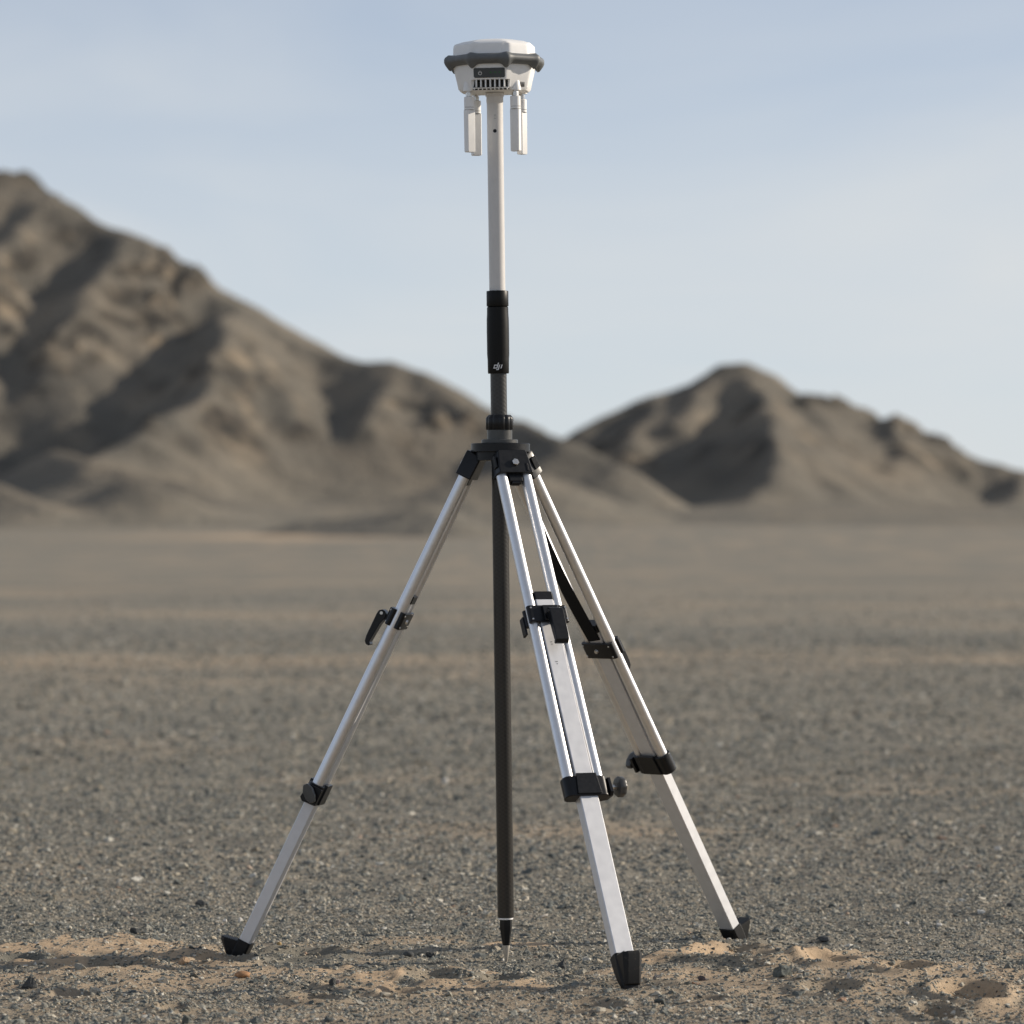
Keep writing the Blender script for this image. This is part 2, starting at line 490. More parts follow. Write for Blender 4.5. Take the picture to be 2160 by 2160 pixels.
def hill(name, label, ridges, x0, x1, y0, y1, nxx, nyy, seed, fan):
    xs, ys = np.linspace(x0, x1, nxx), np.linspace(y0, y1, nyy)
    X, Y = np.meshgrid(xs, ys)
    wx = X + 3.2 * fbm(X / 19, Y / 19, seed, 4); wy = Y + 4.5 * fbm(X / 19, Y / 19, seed + 50, 3)
    hs = []
    for (pts, steep, reach) in ridges:
        hs.append(seg_field(wx, wy, crest(pts), steep, reach))
    hs = np.array(hs)
    k = 1.6                                                # smooth union of the ridges
    mxh = hs.max(0)
    h = mxh + k * np.log(np.exp((hs - mxh) / k).sum(0)) * 1.0
    amp = sstep(0, 25, h)
    rid = 1 - np.abs(fbm(X / 16 + .25 * fbm(X / 9, Y / 9, seed + 9, 2), Y / 24, seed + 5, 5))
    h = h + amp * (.9 * (rid - .75) + .45 * fbm(X / 6, Y / 8, seed + 20, 4) + 3.8 * sstep(.08, .45, fbm(X / 17, Y / 22, seed + 81, 3)) * (np.abs(fbm(X / 4.5, Y / 6, seed + 82, 4)) - .1))
    h = h - 1.0
    foot = 2.2
    h = foot * np.log1p(np.exp(np.clip(h / foot, -40, 40)))
    # fans of washed-out debris in front of the gullies
    for (fx_, fd, top, slope) in fan:
        cx = (fx_ * K - 1080.0) * fd / F_PX
        q = np.hypot((X - cx) * 1.35, Y - fd) * (1 + .18 * fbm(X / 25, Y / 40, seed + 61, 3))
        h = h + sstep(0, 1, np.clip(top - slope * q, 0, None) / top) * top * np.exp(-h / 5.0)
    edge = np.minimum(np.minimum(X - x0, x1 - X) / 30.0, np.minimum(Y - y0, y1 - Y) / 30.0)
    debris = 1 - sstep(1.5, 9.0, h)
    h = h * np.clip(edge, 0, 1) + apron(Y) - .9 + 1.1 * fbm(X / 50, Y / 40, seed + 70, 3)
    me = grid_mesh(name, X, Y, h)
    gy_, gx_ = np.gradient(h, ys, xs)
    sl = np.hypot(gx_, gy_)
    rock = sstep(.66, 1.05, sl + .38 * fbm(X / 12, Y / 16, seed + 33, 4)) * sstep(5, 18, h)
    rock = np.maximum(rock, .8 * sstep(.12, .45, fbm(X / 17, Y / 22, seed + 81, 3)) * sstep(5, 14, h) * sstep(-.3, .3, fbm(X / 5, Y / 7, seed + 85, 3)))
    a = me.attributes.new('rock', 'FLOAT', 'POINT')
    a.data.foreach_set('value', rock.reshape(-1).astype(np.float32))
    a = me.attributes.new('debris', 'FLOAT', 'POINT')
    a.data.foreach_set('value', debris.reshape(-1).astype(np.float32))
    me.materials.append(M['hill'])
    o = bpy.data.objects.new(name, me)
    C.objects.link(o)
    return tag(o, label, None, kind='structure')

LEFT = [
    ([(-800, 700, 1000), (-420, 420, 990), (-150, 310, 980), (0, 322, 960), (45, 345, 955), (90, 368, 950), (150, 404, 945), (240, 436, 935), (290, 470, 930),
      (340, 496, 925), (415, 548, 915), (440, 576, 910), (500, 606, 905), (560, 636, 900), (630, 662, 895), (680, 670, 890), (740, 666, 885), (790, 686, 880),
      (850, 722, 872), (900, 750, 866), (960, 783, 858), (1000, 803, 850), (1065, 827, 840), (1150, 870, 830), (1300, 985, 820)], .66, 30),
    ([(432, 585, 905), (428, 605, 888), (412, 660, 864), (382, 730, 840), (320, 782, 818), (215, 845, 795), (100, 890, 775)], .98, 32),      # long spur with the great shaded side
    ([(440, 605, 900), (490, 690, 875), (545, 780, 850)], .85, 12),
    ([(742, 690, 880), (712, 740, 865), (700, 790, 850)], .95, 9),
    ([(225, 452, 930), (190, 490, 914), (150, 540, 898), (125, 610, 880)], .85, 16),                  # spur above the shaded bowl
    ([(60, 380, 945), (10, 450, 922), (-70, 570, 885), (-160, 700, 850)], .95, 24),
    ([(110, 842, 775), (180, 862, 765), (330, 905, 755)], .60, 6),
    ([(215, 918, 700), (258, 888, 695), (305, 935, 690)], .62, 4),
    ([(560, 975, 575), (690, 958, 570), (785, 936, 562), (842, 965, 556)], .50, 4),
    ([(-150, 885, 700), (-40, 898, 690), (70, 938, 680)], .60, 5),
    ([(880, 912, 760), (970, 880, 765), (1060, 905, 770)], .55, 5),
]
RIGHT = [
    ([(960, 930, 930), (1050, 850, 930), (1075, 824, 935), (1110, 793, 940), (1160, 763, 950), (1230, 738, 955), (1280, 728, 960), (1310, 716, 962), (1350, 694, 965), (1385, 676, 965), (1404, 673, 965),
      (1430, 688, 965), (1470, 726, 962), (1490, 735, 960), (1530, 730, 960), (1570, 742, 958), (1620, 772, 955), (1660, 785, 953), (1700, 788, 950),
      (1760, 818, 946), (1840, 858, 942), (1890, 870, 940), (1932, 883, 938), (2150, 930, 930), (2500, 985, 920)], .72, 20),
    ([(1428, 708, 955), (1448, 738, 935), (1464, 766, 910), (1470, 830, 880), (1452, 905, 852), (1412, 988, 822)], 1.0, 24),            # spur with the great shaded side
    ([(1464, 770, 908), (1530, 850, 885), (1575, 920, 865)], .80, 10),
    ([(1535, 750, 952), (1580, 820, 922), (1620, 890, 898)], .80, 12),
    ([(1668, 800, 948), (1700, 870, 918), (1720, 940, 895)], .80, 12),
    ([(1940, 895, 930), (1948, 920, 910), (1920, 985, 880)], .95, 14),
    ([(1345, 715, 955), (1312, 750, 940), (1285, 785, 925)], .80, 9),
    ([(1245, 748, 948), (1220, 785, 930), (1180, 825, 912)], .72, 9),
]
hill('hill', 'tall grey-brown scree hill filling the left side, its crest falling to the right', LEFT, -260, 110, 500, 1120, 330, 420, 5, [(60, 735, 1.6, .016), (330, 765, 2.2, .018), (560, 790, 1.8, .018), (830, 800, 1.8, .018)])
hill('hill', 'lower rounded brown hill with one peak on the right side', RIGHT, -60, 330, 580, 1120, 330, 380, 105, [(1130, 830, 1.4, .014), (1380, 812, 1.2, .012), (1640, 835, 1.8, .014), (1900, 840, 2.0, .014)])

# ---------------------------------------------------------------- gravel (nobody could count it)
rng = np.random.default_rng(7)
def scatter(n, y0, y1, half0, half1, rmin, rmax, skew, keep):
    y = y0 + (y1 - y0) * rng.random(n)
    hw = half0 + (half1 - half0) * (y - y0) / (y1 - y0)
    x = (rng.random(n) * 2 - 1) * hw
    r = rmin * (rmax / rmin) ** (rng.random(n) ** skew)
    s = sand_mask(x, y)
    clump = .22 + .85 * vnoise(x * 3.1, y * 2.3, 301) + .65 * vnoise(x * 11, y * 5, 303)
    clump = clump * (1 - sstep(.72, 1.0, np.abs(x) / hw))          # thins out sideways
    ok = rng.random(n) < np.clip((1 - keep * s) * clump, 0, 1)
    return x[ok], y[ok], r[ok]
sets = [scatter(325000, 7.3, 10.6, 1.85, 2.3, .0011, .0046, 1.7, .955),
        scatter(6500, 7.3, 10.6, 1.85, 2.3, .0042, .010, 2.2, .85),
        scatter(190000, 10.6, 17, 2.3, 3.6, .0020, .0068, 1.7, .90),
        scatter(3400, 10.6, 17, 2.3, 3.6, .006, .014, 2.4, .7),
        scatter(125000, 17, 34, 4.2, 8.2, .0035, .0125, 2.0, .85)]
fx_, fy_, fr_ = scatter(50000, 30, 70, 7.5, 16.0, .007, .020, 1.8, .7)
thin = rng.random(len(fx_)) > ((fy_ - 30) / 40.0) ** .4
sets.append((fx_[thin], fy_[thin], fr_[thin]))
gxs = np.concatenate([s[0] for s in sets]); gys = np.concatenate([s[1] for s in sets]); gr = np.concatenate([s[2] for s in sets])
gz = ground_z(gxs, gys) - gr * .02
n = len(gxs)
me = bpy.data.meshes.new('gravel')
me.vertices.add(n)
me.vertices.foreach_set('co', np.stack([gxs, gys, gz], -1).astype(np.float32).ravel())
a = me.attributes.new('rot', 'FLOAT_VECTOR', 'POINT')
a.data.foreach_set('vector', np.stack([rng.normal(0, .35, n), rng.normal(0, .35, n), rng.random(n) * 6.283], -1).astype(np.float32).ravel())
a = me.attributes.new('size', 'FLOAT_VECTOR', 'POINT')
a.data.foreach_set('vector', np.stack([gr * (.8 + .6 * rng.random(n)), gr * (.7 + .5 * rng.random(n)), gr * (.40 + .50 * rng.random(n))], -1).astype(np.float32).ravel())
gravel = bpy.data.objects.new('gravel', me)
C.objects.link(gravel)
tag(gravel, 'loose grey, tan and cream gravel covering the desert floor', 'gravel', kind='stuff')

def stone_material(name, els, per_object=False):
    m, t, b = mat(name, (.2, .2, .2), .85, 0, .25)
    n = t.nodes
    oi = n.new('ShaderNodeObjectInfo')
    r = n.new('ShaderNodeValToRGB'); e = r.color_ramp.elements
    while len(e) < len(els): e.new(.5)
    for k, (p, c) in enumerate(els): e[k].position = p; e[k].color = (*c, 1)
    t.links.new(oi.outputs['Random'], r.inputs['Fac'])
    tc = n.new('ShaderNodeTexCoord')
    no = n.new('ShaderNodeTexNoise'); no.inputs['Scale'].default_value = 2.5 if not per_object else 160; no.inputs['Detail'].default_value = 5
    t.links.new(tc.outputs['Object'], no.inputs['Vector'])
    mr = n.new('ShaderNodeMapRange'); mr.inputs['From Min'].default_value = .3; mr.inputs['From Max'].default_value = .7
    mr.inputs['To Min'].default_value = .72; mr.inputs['To Max'].default_value = 1.28
    t.links.new(no.outputs['Fac'], mr.inputs['Value'])
    vm = n.new('ShaderNodeVectorMath'); vm.operation = 'SCALE'
    t.links.new(r.outputs['Color'], vm.inputs[0]); t.links.new(mr.outputs['Result'], vm.inputs['Scale'])
    t.links.new(vm.outputs['Vector'], b.inputs['Base Color'])
    return m
M['gravel'] = stone_material('gravel_stone', [(0, (.078, .088, .086)), (.20, (.145, .155, .145)), (.42, (.220, .222, .197)), (.62, (.295, .278, .232)),
                                              (.80, (.37, .318, .240)), (.92, (.45, .415, .34)), (.985, (.55, .53, .47)), (1, (.34, .22, .15))])

ng = bpy.data.node_groups.new('gravel_scatter', 'GeometryNodeTree')
ng.interface.new_socket('Geometry', in_out='INPUT', socket_type='NodeSocketGeometry')
ng.interface.new_socket('Geometry', in_out='OUTPUT', socket_type='NodeSocketGeometry')
N, LK = ng.nodes.new, ng.links.new
gi, go = N('NodeGroupInput'), N('NodeGroupOutput')
g2i = N('GeometryNodeGeometryToInstance')
for k in range(9):
    ico = N('GeometryNodeMeshIcoSphere'); ico.inputs['Radius'].default_value = 1.0
    ico.inputs['Subdivisions'].default_value = 1 if k % 3 == 0 else 2
    nz = N('ShaderNodeTexNoise'); nz.noise_dimensions = '4D'
    nz.inputs['W'].default_value = 3.7 * k + .4; nz.inputs['Scale'].default_value = .85; nz.inputs['Detail'].default_value = 2
    sub = N('ShaderNodeVectorMath'); sub.operation = 'SUBTRACT'; sub.inputs[1].default_value = (.5, .5, .5)
    LK(nz.outputs['Color'], sub.inputs[0])
    scl = N('ShaderNodeVectorMath'); scl.operation = 'SCALE'; scl.inputs['Scale'].default_value = 2.6
    LK(sub.outputs['Vector'], scl.inputs[0])
    sp = N('GeometryNodeSetPosition')
    LK(ico.outputs['Mesh'], sp.inputs['Geometry']); LK(scl.outputs['Vector'], sp.inputs['Offset'])
    smo = N('GeometryNodeSetShadeSmooth'); smo.inputs['Shade Smooth'].default_value = False
    LK(sp.outputs['Geometry'], smo.inputs['Geometry'])
    sm = N('GeometryNodeSetMaterial'); sm.inputs['Material'].default_value = M['gravel']
    LK(smo.outputs['Geometry'], sm.inputs['Geometry'])
    LK(sm.outputs['Geometry'], g2i.inputs['Geometry'])
iop = N('GeometryNodeInstanceOnPoints')
iop.inputs['Pick Instance'].default_value = True
LK(gi.outputs[0], iop.inputs['Points']); LK(g2i.outputs['Instances'], iop.inputs['Instance'])
rot = N('GeometryNodeInputNamedAttribute'); rot.data_type = 'FLOAT_VECTOR'; rot.inputs['Name'].default_value = 'rot'
siz = N('GeometryNodeInputNamedAttribute'); siz.data_type = 'FLOAT_VECTOR'; siz.inputs['Name'].default_value = 'size'
LK(rot.outputs['Attribute'], iop.inputs['Rotation']); LK(siz.outputs['Attribute'], iop.inputs['Scale'])
LK(iop.outputs['Instances'], go.inputs[0])
gm = gravel.modifiers.new('scatter', 'NODES'); gm.node_group = ng

# ---------------------------------------------------------------- single stones that stand out
ROCK = {'dark': (.075, .078, .078), 'green': (.115, .125, .115), 'cream': (.46, .42, .34), 'tan': (.40, .28, .18), 'orange': (.34, .19, .10),
        'white': (.58, .56, .52), 'purple': (.10, .085, .09), 'pink': (.42, .34, .30), 'grey': (.22, .21, .20), 'gold': (.46, .32, .15)}
for k, c in ROCK.items():
    M['rock_' + k] = stone_material(k + '_stone', [(0, tuple(.9 * q for q in c)), (1, tuple(1.1 * q for q in c))], True)

def rock(x, y, w, h, kind, colour, label, name='rock', cat='stone', turn=0.0):
    cx, cy = gxy(x, y)
    sx, sz = w * cy / F_PX / 2, h * cy / F_PX
    rs = random.Random(int(x * 7 + y * 13))
    bm = bmesh.new()
    bmesh.ops.create_icosphere(bm, subdivisions=3, radius=1.0)
    planes = []
    for _ in range(15 if kind != 'round' else 5):
        nrm = Vector((rs.gauss(0, 1), rs.gauss(0, 1), rs.gauss(0, .8))).normalized()
        planes.append((nrm, rs.uniform(.5, .85) if kind != 'round' else rs.uniform(.8, .95)))
    for v in bm.verts:
        p = v.co.copy()
        for nrm, d in planes:
            k = p.dot(nrm)
            if k > d: p -= nrm * (k - d)
        if kind == 'shard':
            f = max(0.0, min(1.0, (p.z + 1) / 2))
            p.x = p.x * (1.15 - .95 * f) + .35 * f; p.y *= (1.1 - .8 * f)
        if kind == 'slab':
            p.x *= .55
        p += Vector((rs.gauss(0, 1), rs.gauss(0, 1), rs.gauss(0, 1))) * .025
        v.co = p
    zs = [v.co.z for v in bm.verts]; xs = [v.co.x for v in bm.verts]
    kx, kz = 2 * sx / (max(xs) - min(xs)), 1.25 * sz / (max(zs) - min(zs))
    for v in bm.verts:
        v.co = Vector((v.co.x * kx, v.co.y * kx * (.9 if kind != 'slab' else 1.2), (v.co.z - min(zs)) * kz - .25 * sz))
    me = bpy.data.meshes.new(name); bm.to_mesh(me); bm.free()
    me.polygons.foreach_set('use_smooth', [kind == 'round'] * len(me.polygons))
    me.materials.append(M['rock_' + colour])
    o = bpy.data.objects.new(name, me); C.objects.link(o)
    o.location = (cx, cy, float(ground_z(np.array([cx]), np.array([cy]))[0]))
    o.rotation_euler = (0, 0, turn)
    tag(o, label, cat)
    return o

rock(60, 2084, 34, 30, 'shard', 'dark', 'dark pointed shard of rock standing upright in the foreground at far left')
rock(512, 2071, 34, 14, 'round', 'orange', 'smooth flat orange-brown stone in front of the left tripod foot')
rock(388, 2040, 26, 17, 'lump', 'tan', 'sandy tan clod just left of the left tripod foot')
rock(285, 1979, 24, 14, 'lump', 'dark', 'low dark stone behind the sandy patch on the left, away from the tripod')
rock(589, 2012, 10, 8, 'round', 'gold', 'small round golden pebble just right of the left tripod foot', 'pebble', 'pebble')
rock(702, 2087, 16, 16, 'lump', 'dark', 'squat dark stone with a pale pink chip touching its right side')
rock(713, 2086, 10, 9, 'lump', 'pink', 'pale pink chip leaning on a squat dark stone', 'pebble', 'pebble')
rock(908, 2021, 20, 13, 'lump', 'dark', 'dark block with a thin cream slab at its right, left of the pole tip')
rock(921, 2021, 8, 12, 'slab', 'cream', 'thin cream slab tilted against a dark block left of the pole tip', 'rock', 'stone')
rock(862, 2014, 24, 11, 'round', 'dark', 'rounded dark stone farther left of the pole tip, behind the ribbed footprint')
rock(1183, 2043, 22, 22, 'shard', 'dark', 'dark upright shard between the pole tip and the front tripod foot')
rock(970, 2078, 10, 11, 'shard', 'cream', 'small cream pointed pebble on sand in front of the pole', 'pebble', 'pebble')
rock(1061, 2028, 6, 7, 'lump', 'white', 'tiny white chip touching the steel pole tip', 'pebble', 'pebble')
rock(1650, 2068, 42, 22, 'lump', 'green', 'angular grey-green rock on sand in front of the large hollow at right')
rock(1385, 2073, 18, 12, 'lump', 'grey', 'grey stone just right of the front tripod foot')
rock(1482, 2070, 18, 11, 'lump', 'purple', 'dark purplish stone in front of the left end of the large hollow')
rock(1673, 2002, 30, 14, 'round', 'green', 'domed grey-green stone right of the right tripod foot')
rock(1737, 1984, 28, 11, 'lump', 'dark', 'flat dark stone well right of the right tripod foot, among grey gravel')
rock(1791, 2080, 11, 15, 'slab', 'white', 'upright white chip in the right foreground')
rock(1908, 1983, 12, 9, 'round', 'cream', 'rounded cream pebble on a small sandy ridge at right', 'pebble', 'pebble')
rock(1912, 1945, 14, 7, 'slab', 'white', 'pale flat stone in the gravel at right, leftmost of three pale flat stones')
rock(1981, 1948, 14, 7, 'slab', 'white', 'pale flat stone in the gravel at right, middle one of three pale flat stones')
rock(2069, 1931, 16, 7, 'slab', 'white', 'pale flat stone in the gravel at right, rightmost of three pale flat stones')
rock(2133, 1920, 20, 12, 'lump', 'dark', 'dark stone at the far right edge, farther back than the pale flat stones')
rock(391, 2160, 17, 16, 'lump', 'green', 'dark green block at the very bottom edge, left of the tripod')
rock(105, 2143, 28, 11, 'lump', 'cream', 'wide cream stone at the bottom left, largest of the cream stones there')
rock(34, 2110, 20, 8, 'lump', 'cream', 'flat cream stone near the left edge below the pointed dark shard')
rock(322, 2101, 13, 9, 'lump', 'cream', 'cream angular stone left of the tripod, in front of the orange-brown stone', 'pebble', 'pebble')
rock(308, 2113, 12, 7, 'round', 'cream', 'small rounded cream pebble just in front of the angular cream one', 'pebble', 'pebble')
rock(387, 1834, 22, 13, 'lump', 'cream', 'blurred cream stone in the gravel far behind the left tripod foot')
rock(475, 1948, 10, 9, 'lump', 'white', 'white stone left of the lower left leg, left one of two', 'pebble', 'pebble')
rock(506, 1949, 12, 11, 'lump', 'white', 'white stone right beside the lower left leg, right one of two', 'pebble', 'pebble')
rock(422, 1917, 22, 16, 'lump', 'dark', 'dark stone behind the left tripod foot, out of focus')
rock(261, 1940, 20, 14, 'lump', 'dark', 'dark stone well left of the left tripod foot, slightly out of focus')
rock(939, 1652, 15, 12, 'round', 'white', 'blurred pale round stone behind the pole, halfway up the gravel plain')

# ---------------------------------------------------------------- survey pole
LEAN = (0, -0.01335, 0)
tip = Vector((-.0105, D_POLE, 0))
pole = empty('survey_pole', tip, LEAN)
tag(pole, 'tall survey pole of black carbon fibre and pale grey tube, steel tip on the ground', 'pole')
PR = .0152
MB().lathe([(.0005, -.006), (.0022, 0), (.0072, .0300), (.0072, .0316)], 24).build('point', M['point'], pole)
mb = MB()
hx_ = lambda r, z: [(r * math.cos(R(60 * i + 15)), r * math.sin(R(60 * i + 15)), z) for i in range(6)]
mb.loft([hx_(.0068, .0316), hx_(.0112, .0605), hx_(.0117, .0640), hx_(.0117, .0800)])
mb.build('tip_holder', M['black'], pole, bevel=.0006)
MB().lathe([(.0134, .0795), (.0137, .0800), (.0137, .0825), (.0134, .083)], 32).build('ring', M['white'], pole)
MB().lathe([(.0148, .083), (PR, .0845), (PR, 1.0915)], 48).build('carbon_tube', M['carbon'], pole)
# grip
gb = MB()
gb.lathe([(.0160, 1.0895), (.0190, 1.0897), (.0196, 1.0910), (.0199, 1.115), (.0206, 1.125), (.0207, 1.170), (.0205, 1.190), (.0199, 1.2000), (.0197, 1.2120), (.0180, 1.2135)], 56)
grip = gb.build('grip', M['black_matt'], pole)
MB().lathe([(.0170, 1.2138), (.0199, 1.2140), (.0203, 1.2150), (.0203, 1.2412), (.0197, 1.2424), (.0150, 1.2426)], 56).build('grip_collar', M['black_matt'], pole)
# maker's mark on the grip: three slanted letters
def bars(mb, quads, R0, z0, s, shear, x0=0.0):
    for (a, b_, c, d) in quads:                       # x0,z0,x1,z1 in letter units
        n = 4
        for k in range(n):
            xa, xb = a + (c - a) * k / n, a + (c - a) * (k + 1) / n
            P = []
            for (xx, zz) in ((xa, b_), (xb, b_), (xb, d), (xa, d)):
                u = (xx + shear * zz) * s + x0
                th = u / R0
                P.append((R0 * math.sin(th), -R0 * math.cos(th), z0 + zz * s))
            mb.add(P, [(0, 1, 2, 3)])
lg = MB()
bars(lg, [(0, 0, 1.6, 6.2), (1.6, 0, 5.2, 1.5), (1.6, 4.7, 5.2, 6.2), (5.2, 0, 7.0, 9.4),
          (8.2, -2.6, 10.0, 6.2), (5.8, -2.6, 8.2, -1.2), (12.2, 0, 14.0, 6.2)], .0203, 1.0985, .00112, .32, -.0098)
lg.build('logo', M['print'], pole, smooth=0)
# upper tube
MB().lathe([(.0140, 1.2424), (.0149, 1.2430), (.0150, 1.5900), (.0150, 1.6060)], 48).build('upper_tube', M['pole_white'], pole)
MB().lathe([(.0148, 1.5880), (.0156, 1.5920), (.0157, 1.6020), (.0172, 1.6025), (.0172, 1.6085)], 48).build('tube_collar', M['pole_white'], pole)
hb = MB()
hm = Matrix.Translation((-.0006, -.0150, 1.5375)) @ Matrix.Rotation(R(90), 4, 'X')
hb.lathe([(.0034, -.0006), (.0034, .0004)], 20, hm)
hb.build('lock_hole', M['black'], pole)
pb = MB()
bars(pb, [(-2.2, 0, 2.2, .7), (-2.2, 3.0, 2.2, 3.5), (-1.6, 6.0, 1.6, 7.2)], .01506, 1.5600, .001, 0)
pb.build('marking', M['greyprint'], pole, smooth=0)

# ---------------------------------------------------------------- receiver
Z0 = 1.6090
rot_l = Euler(LEAN).to_matrix()
rec = empty('gnss_receiver', tip + rot_l @ Vector((0, 0, Z0)), LEAN)
tag(rec, 'white round satellite receiver with a grey rubber bumper on top of the pole', 'receiver')
AL = R(-7.0)
def oct_r(th, ap, p=40.0):
    """radius of a rounded octagon, one face towards the camera turned by AL; th counted from -Y towards +X"""
    s = 0.0
    for k in range(8):
        c = math.cos(th - AL - k * math.pi / 4)
        if c > 0: s += (c / ap) ** p
    return s ** (-1.0 / p)
def ring(ap, z, p=40.0, n=192, f=None):
    out = []
    for i in range(n):
        th = 2 * math.pi * i / n
        r = oct_r(th, ap, p)
        if f: r = f(th, r)
        out.append((r * math.sin(th), -r * math.cos(th), z))
    return out
# dome
dm = MB()
def cut(depth, w):
    def f(th, r):
        g = max(math.exp(-(((th - AL - math.pi / 8 - k * math.pi / 4 + math.pi) % (2 * math.pi) - math.pi) / w) ** 2) for k in range(8))
        return r - depth * g
    return f
dm.loft([ring(.0745, .055, 90, f=cut(.004, .075)), ring(.0738, .080, 90, f=cut(.004, .07)), ring(.0728, .0853, 90, f=cut(.0028, .06)), ring(.0700, .0880, 60), ring(.058, .0925, 24),
         ring(.040, .0962, 12), ring(.020, .0982, 6), ring(.004, .0988, 4)])
dm.build('dome', M['white'], rec, smooth=28)
# bumper
def lugw(th):
    return max(math.exp(-(((th - AL - math.pi / 8 - k * math.pi / 4 + math.pi) % (2 * math.pi) - math.pi) / .085) ** 2) for k in range(8))
NB = 240
sec = [(-.018, .0490, .5), (-.0125, .0472, 1.0), (-.0090, .0478, .9), (-.0022, .0522, .35), (0, .0550, .1), (0, .0598, .1), (-.0018, .0625, .3), (-.0080, .0660, .6), (-.018, .0664, .5)]
rings = []
for (dr, z, wl) in sec:
    rr = []
    for i in range(NB):
        th = 2 * math.pi * i / NB
        g = lugw(th)
        r = oct_r(th, .0885, 70) + dr + .0012 * g
        zz = z - (.0085 * g * wl if z < .056 else -.0035 * g * wl)
        rr.append((r * math.sin(th), -r * math.cos(th), zz))
    rings.append(rr)
MB().loft(rings, False).build('bumper', M['rubber'], rec, smooth=50)
# lower body, with a recess for the vents in the front face
def front_cut(ap_in):
    def f(th, r):
        d = (th - AL + math.pi) % (2 * math.pi) - math.pi
        if abs(d) < .6 and abs(math.sin(d) * r) < .0345: return min(r, ap_in / math.cos(d))
        return r
    return f
bd = MB()
bd.loft([ring(.030, .0004, 8), ring(.0585, .0006, 30, f=front_cut(.052)), ring(.0615, .0015, 40, f=front_cut(.052)), ring(.0648, .006, 60, f=front_cut(.052)), ring(.0672, .0190, 70, f=front_cut(.052)),
         ring(.0673, .0194, 70), ring(.0735, .046, 70), ring(.0735, .058, 70)])
bd.build('body', M['white'], rec, smooth=28)
Rf = Matrix.Rotation(AL, 4, 'Z')
vb = MB(); vb.box((0, -.0525, .0100), (.0335, .0015, .0088), Rf); vb.build('vent_recess', M['dark'], rec)
gr_ = MB()
for k in range(7):
    x = -.0258 + .0086 * k
    tilt = Matrix.Rotation(R(-6.5), 4, 'X')
    gr_.box((x, -.0605, .0125), (.0012, .0060, .0074), Rf)
for k in range(9):
    gr_.box((-.0304 + .0076 * k, -.0560, .0030), (.0009, .0050, .0022), Rf)
gr_.box((0, -.0585, .0040), (.0335, .0030, .0008), Rf)
gr_.build('vent_grille', M['white'], rec, bevel=.0004)
# side vents
Rs = Matrix.Rotation(AL + R(45), 4, 'Z')
sv_ = MB()
for k in range(4):
    sv_.box((.0075 + .0032 * k, -.0650 - .0006 * (k == 9), .0140), (.0009, .0016, .0072), Rs @ Matrix.Rotation(R(0), 4, 'X'))
sv_.build('side_vent', M['dark'], rec)
# panel
def rrect(w, h, r, n=6):
    out = []
    for (cx, cz, a0) in ((w - r, h - r, 0), (-w + r, h - r, 90), (-w + r, -h + r, 180), (w - r, -h + r, 270)):
        for k in range(n + 1):
            a = R(a0 + 90 * k / n); out.append((cx + r * math.cos(a), cz + r * math.sin(a)))
    return out
tilt = math.atan2(.0735 - .0672, .046 - .019)
Mp = Rf @ Matrix.Translation((-.0008, -.0698, .0310)) @ Matrix.Rotation(tilt, 4, 'X')
pn = MB(); pn.prism(rrect(.0290, .0090, .0034), -.0014, .0010, 1, Mp)
panel = pn.build('control_panel', M['panel'], rec, bevel=.0003)
pw = MB()
n = 22
for k in range(n):
    a0, a1 = R(120 + 300 * k / n), R(120 + 300 * (k + 1) / n)
    P = [(-.0170 + rr_ * math.cos(aa), -.0016, -.0004 + rr_ * math.sin(aa)) for (rr_, aa) in ((.0026, a0), (.0036, a0), (.0036, a1), (.0026, a1))]
    pw.add([Mp @ Vector(p) for p in P], [(0, 1, 2, 3)])
pw.add([Mp @ Vector(p) for p in ((-.01755, -.0016, .0002), (-.01645, -.0016, .0002), (-.01645, -.0016, .0042), (-.01755, -.0016, .0042))], [(0, 1, 2, 3)])
pw.build('power_symbol', M['print'], panel, smooth=0)
for k in range(3):
    ld = MB(); ld.box((.0025 + .0085 * k, -.0015, .0008), (.0013, .0003, .0009), Mp); ld.build('status_light', M['led'], panel)
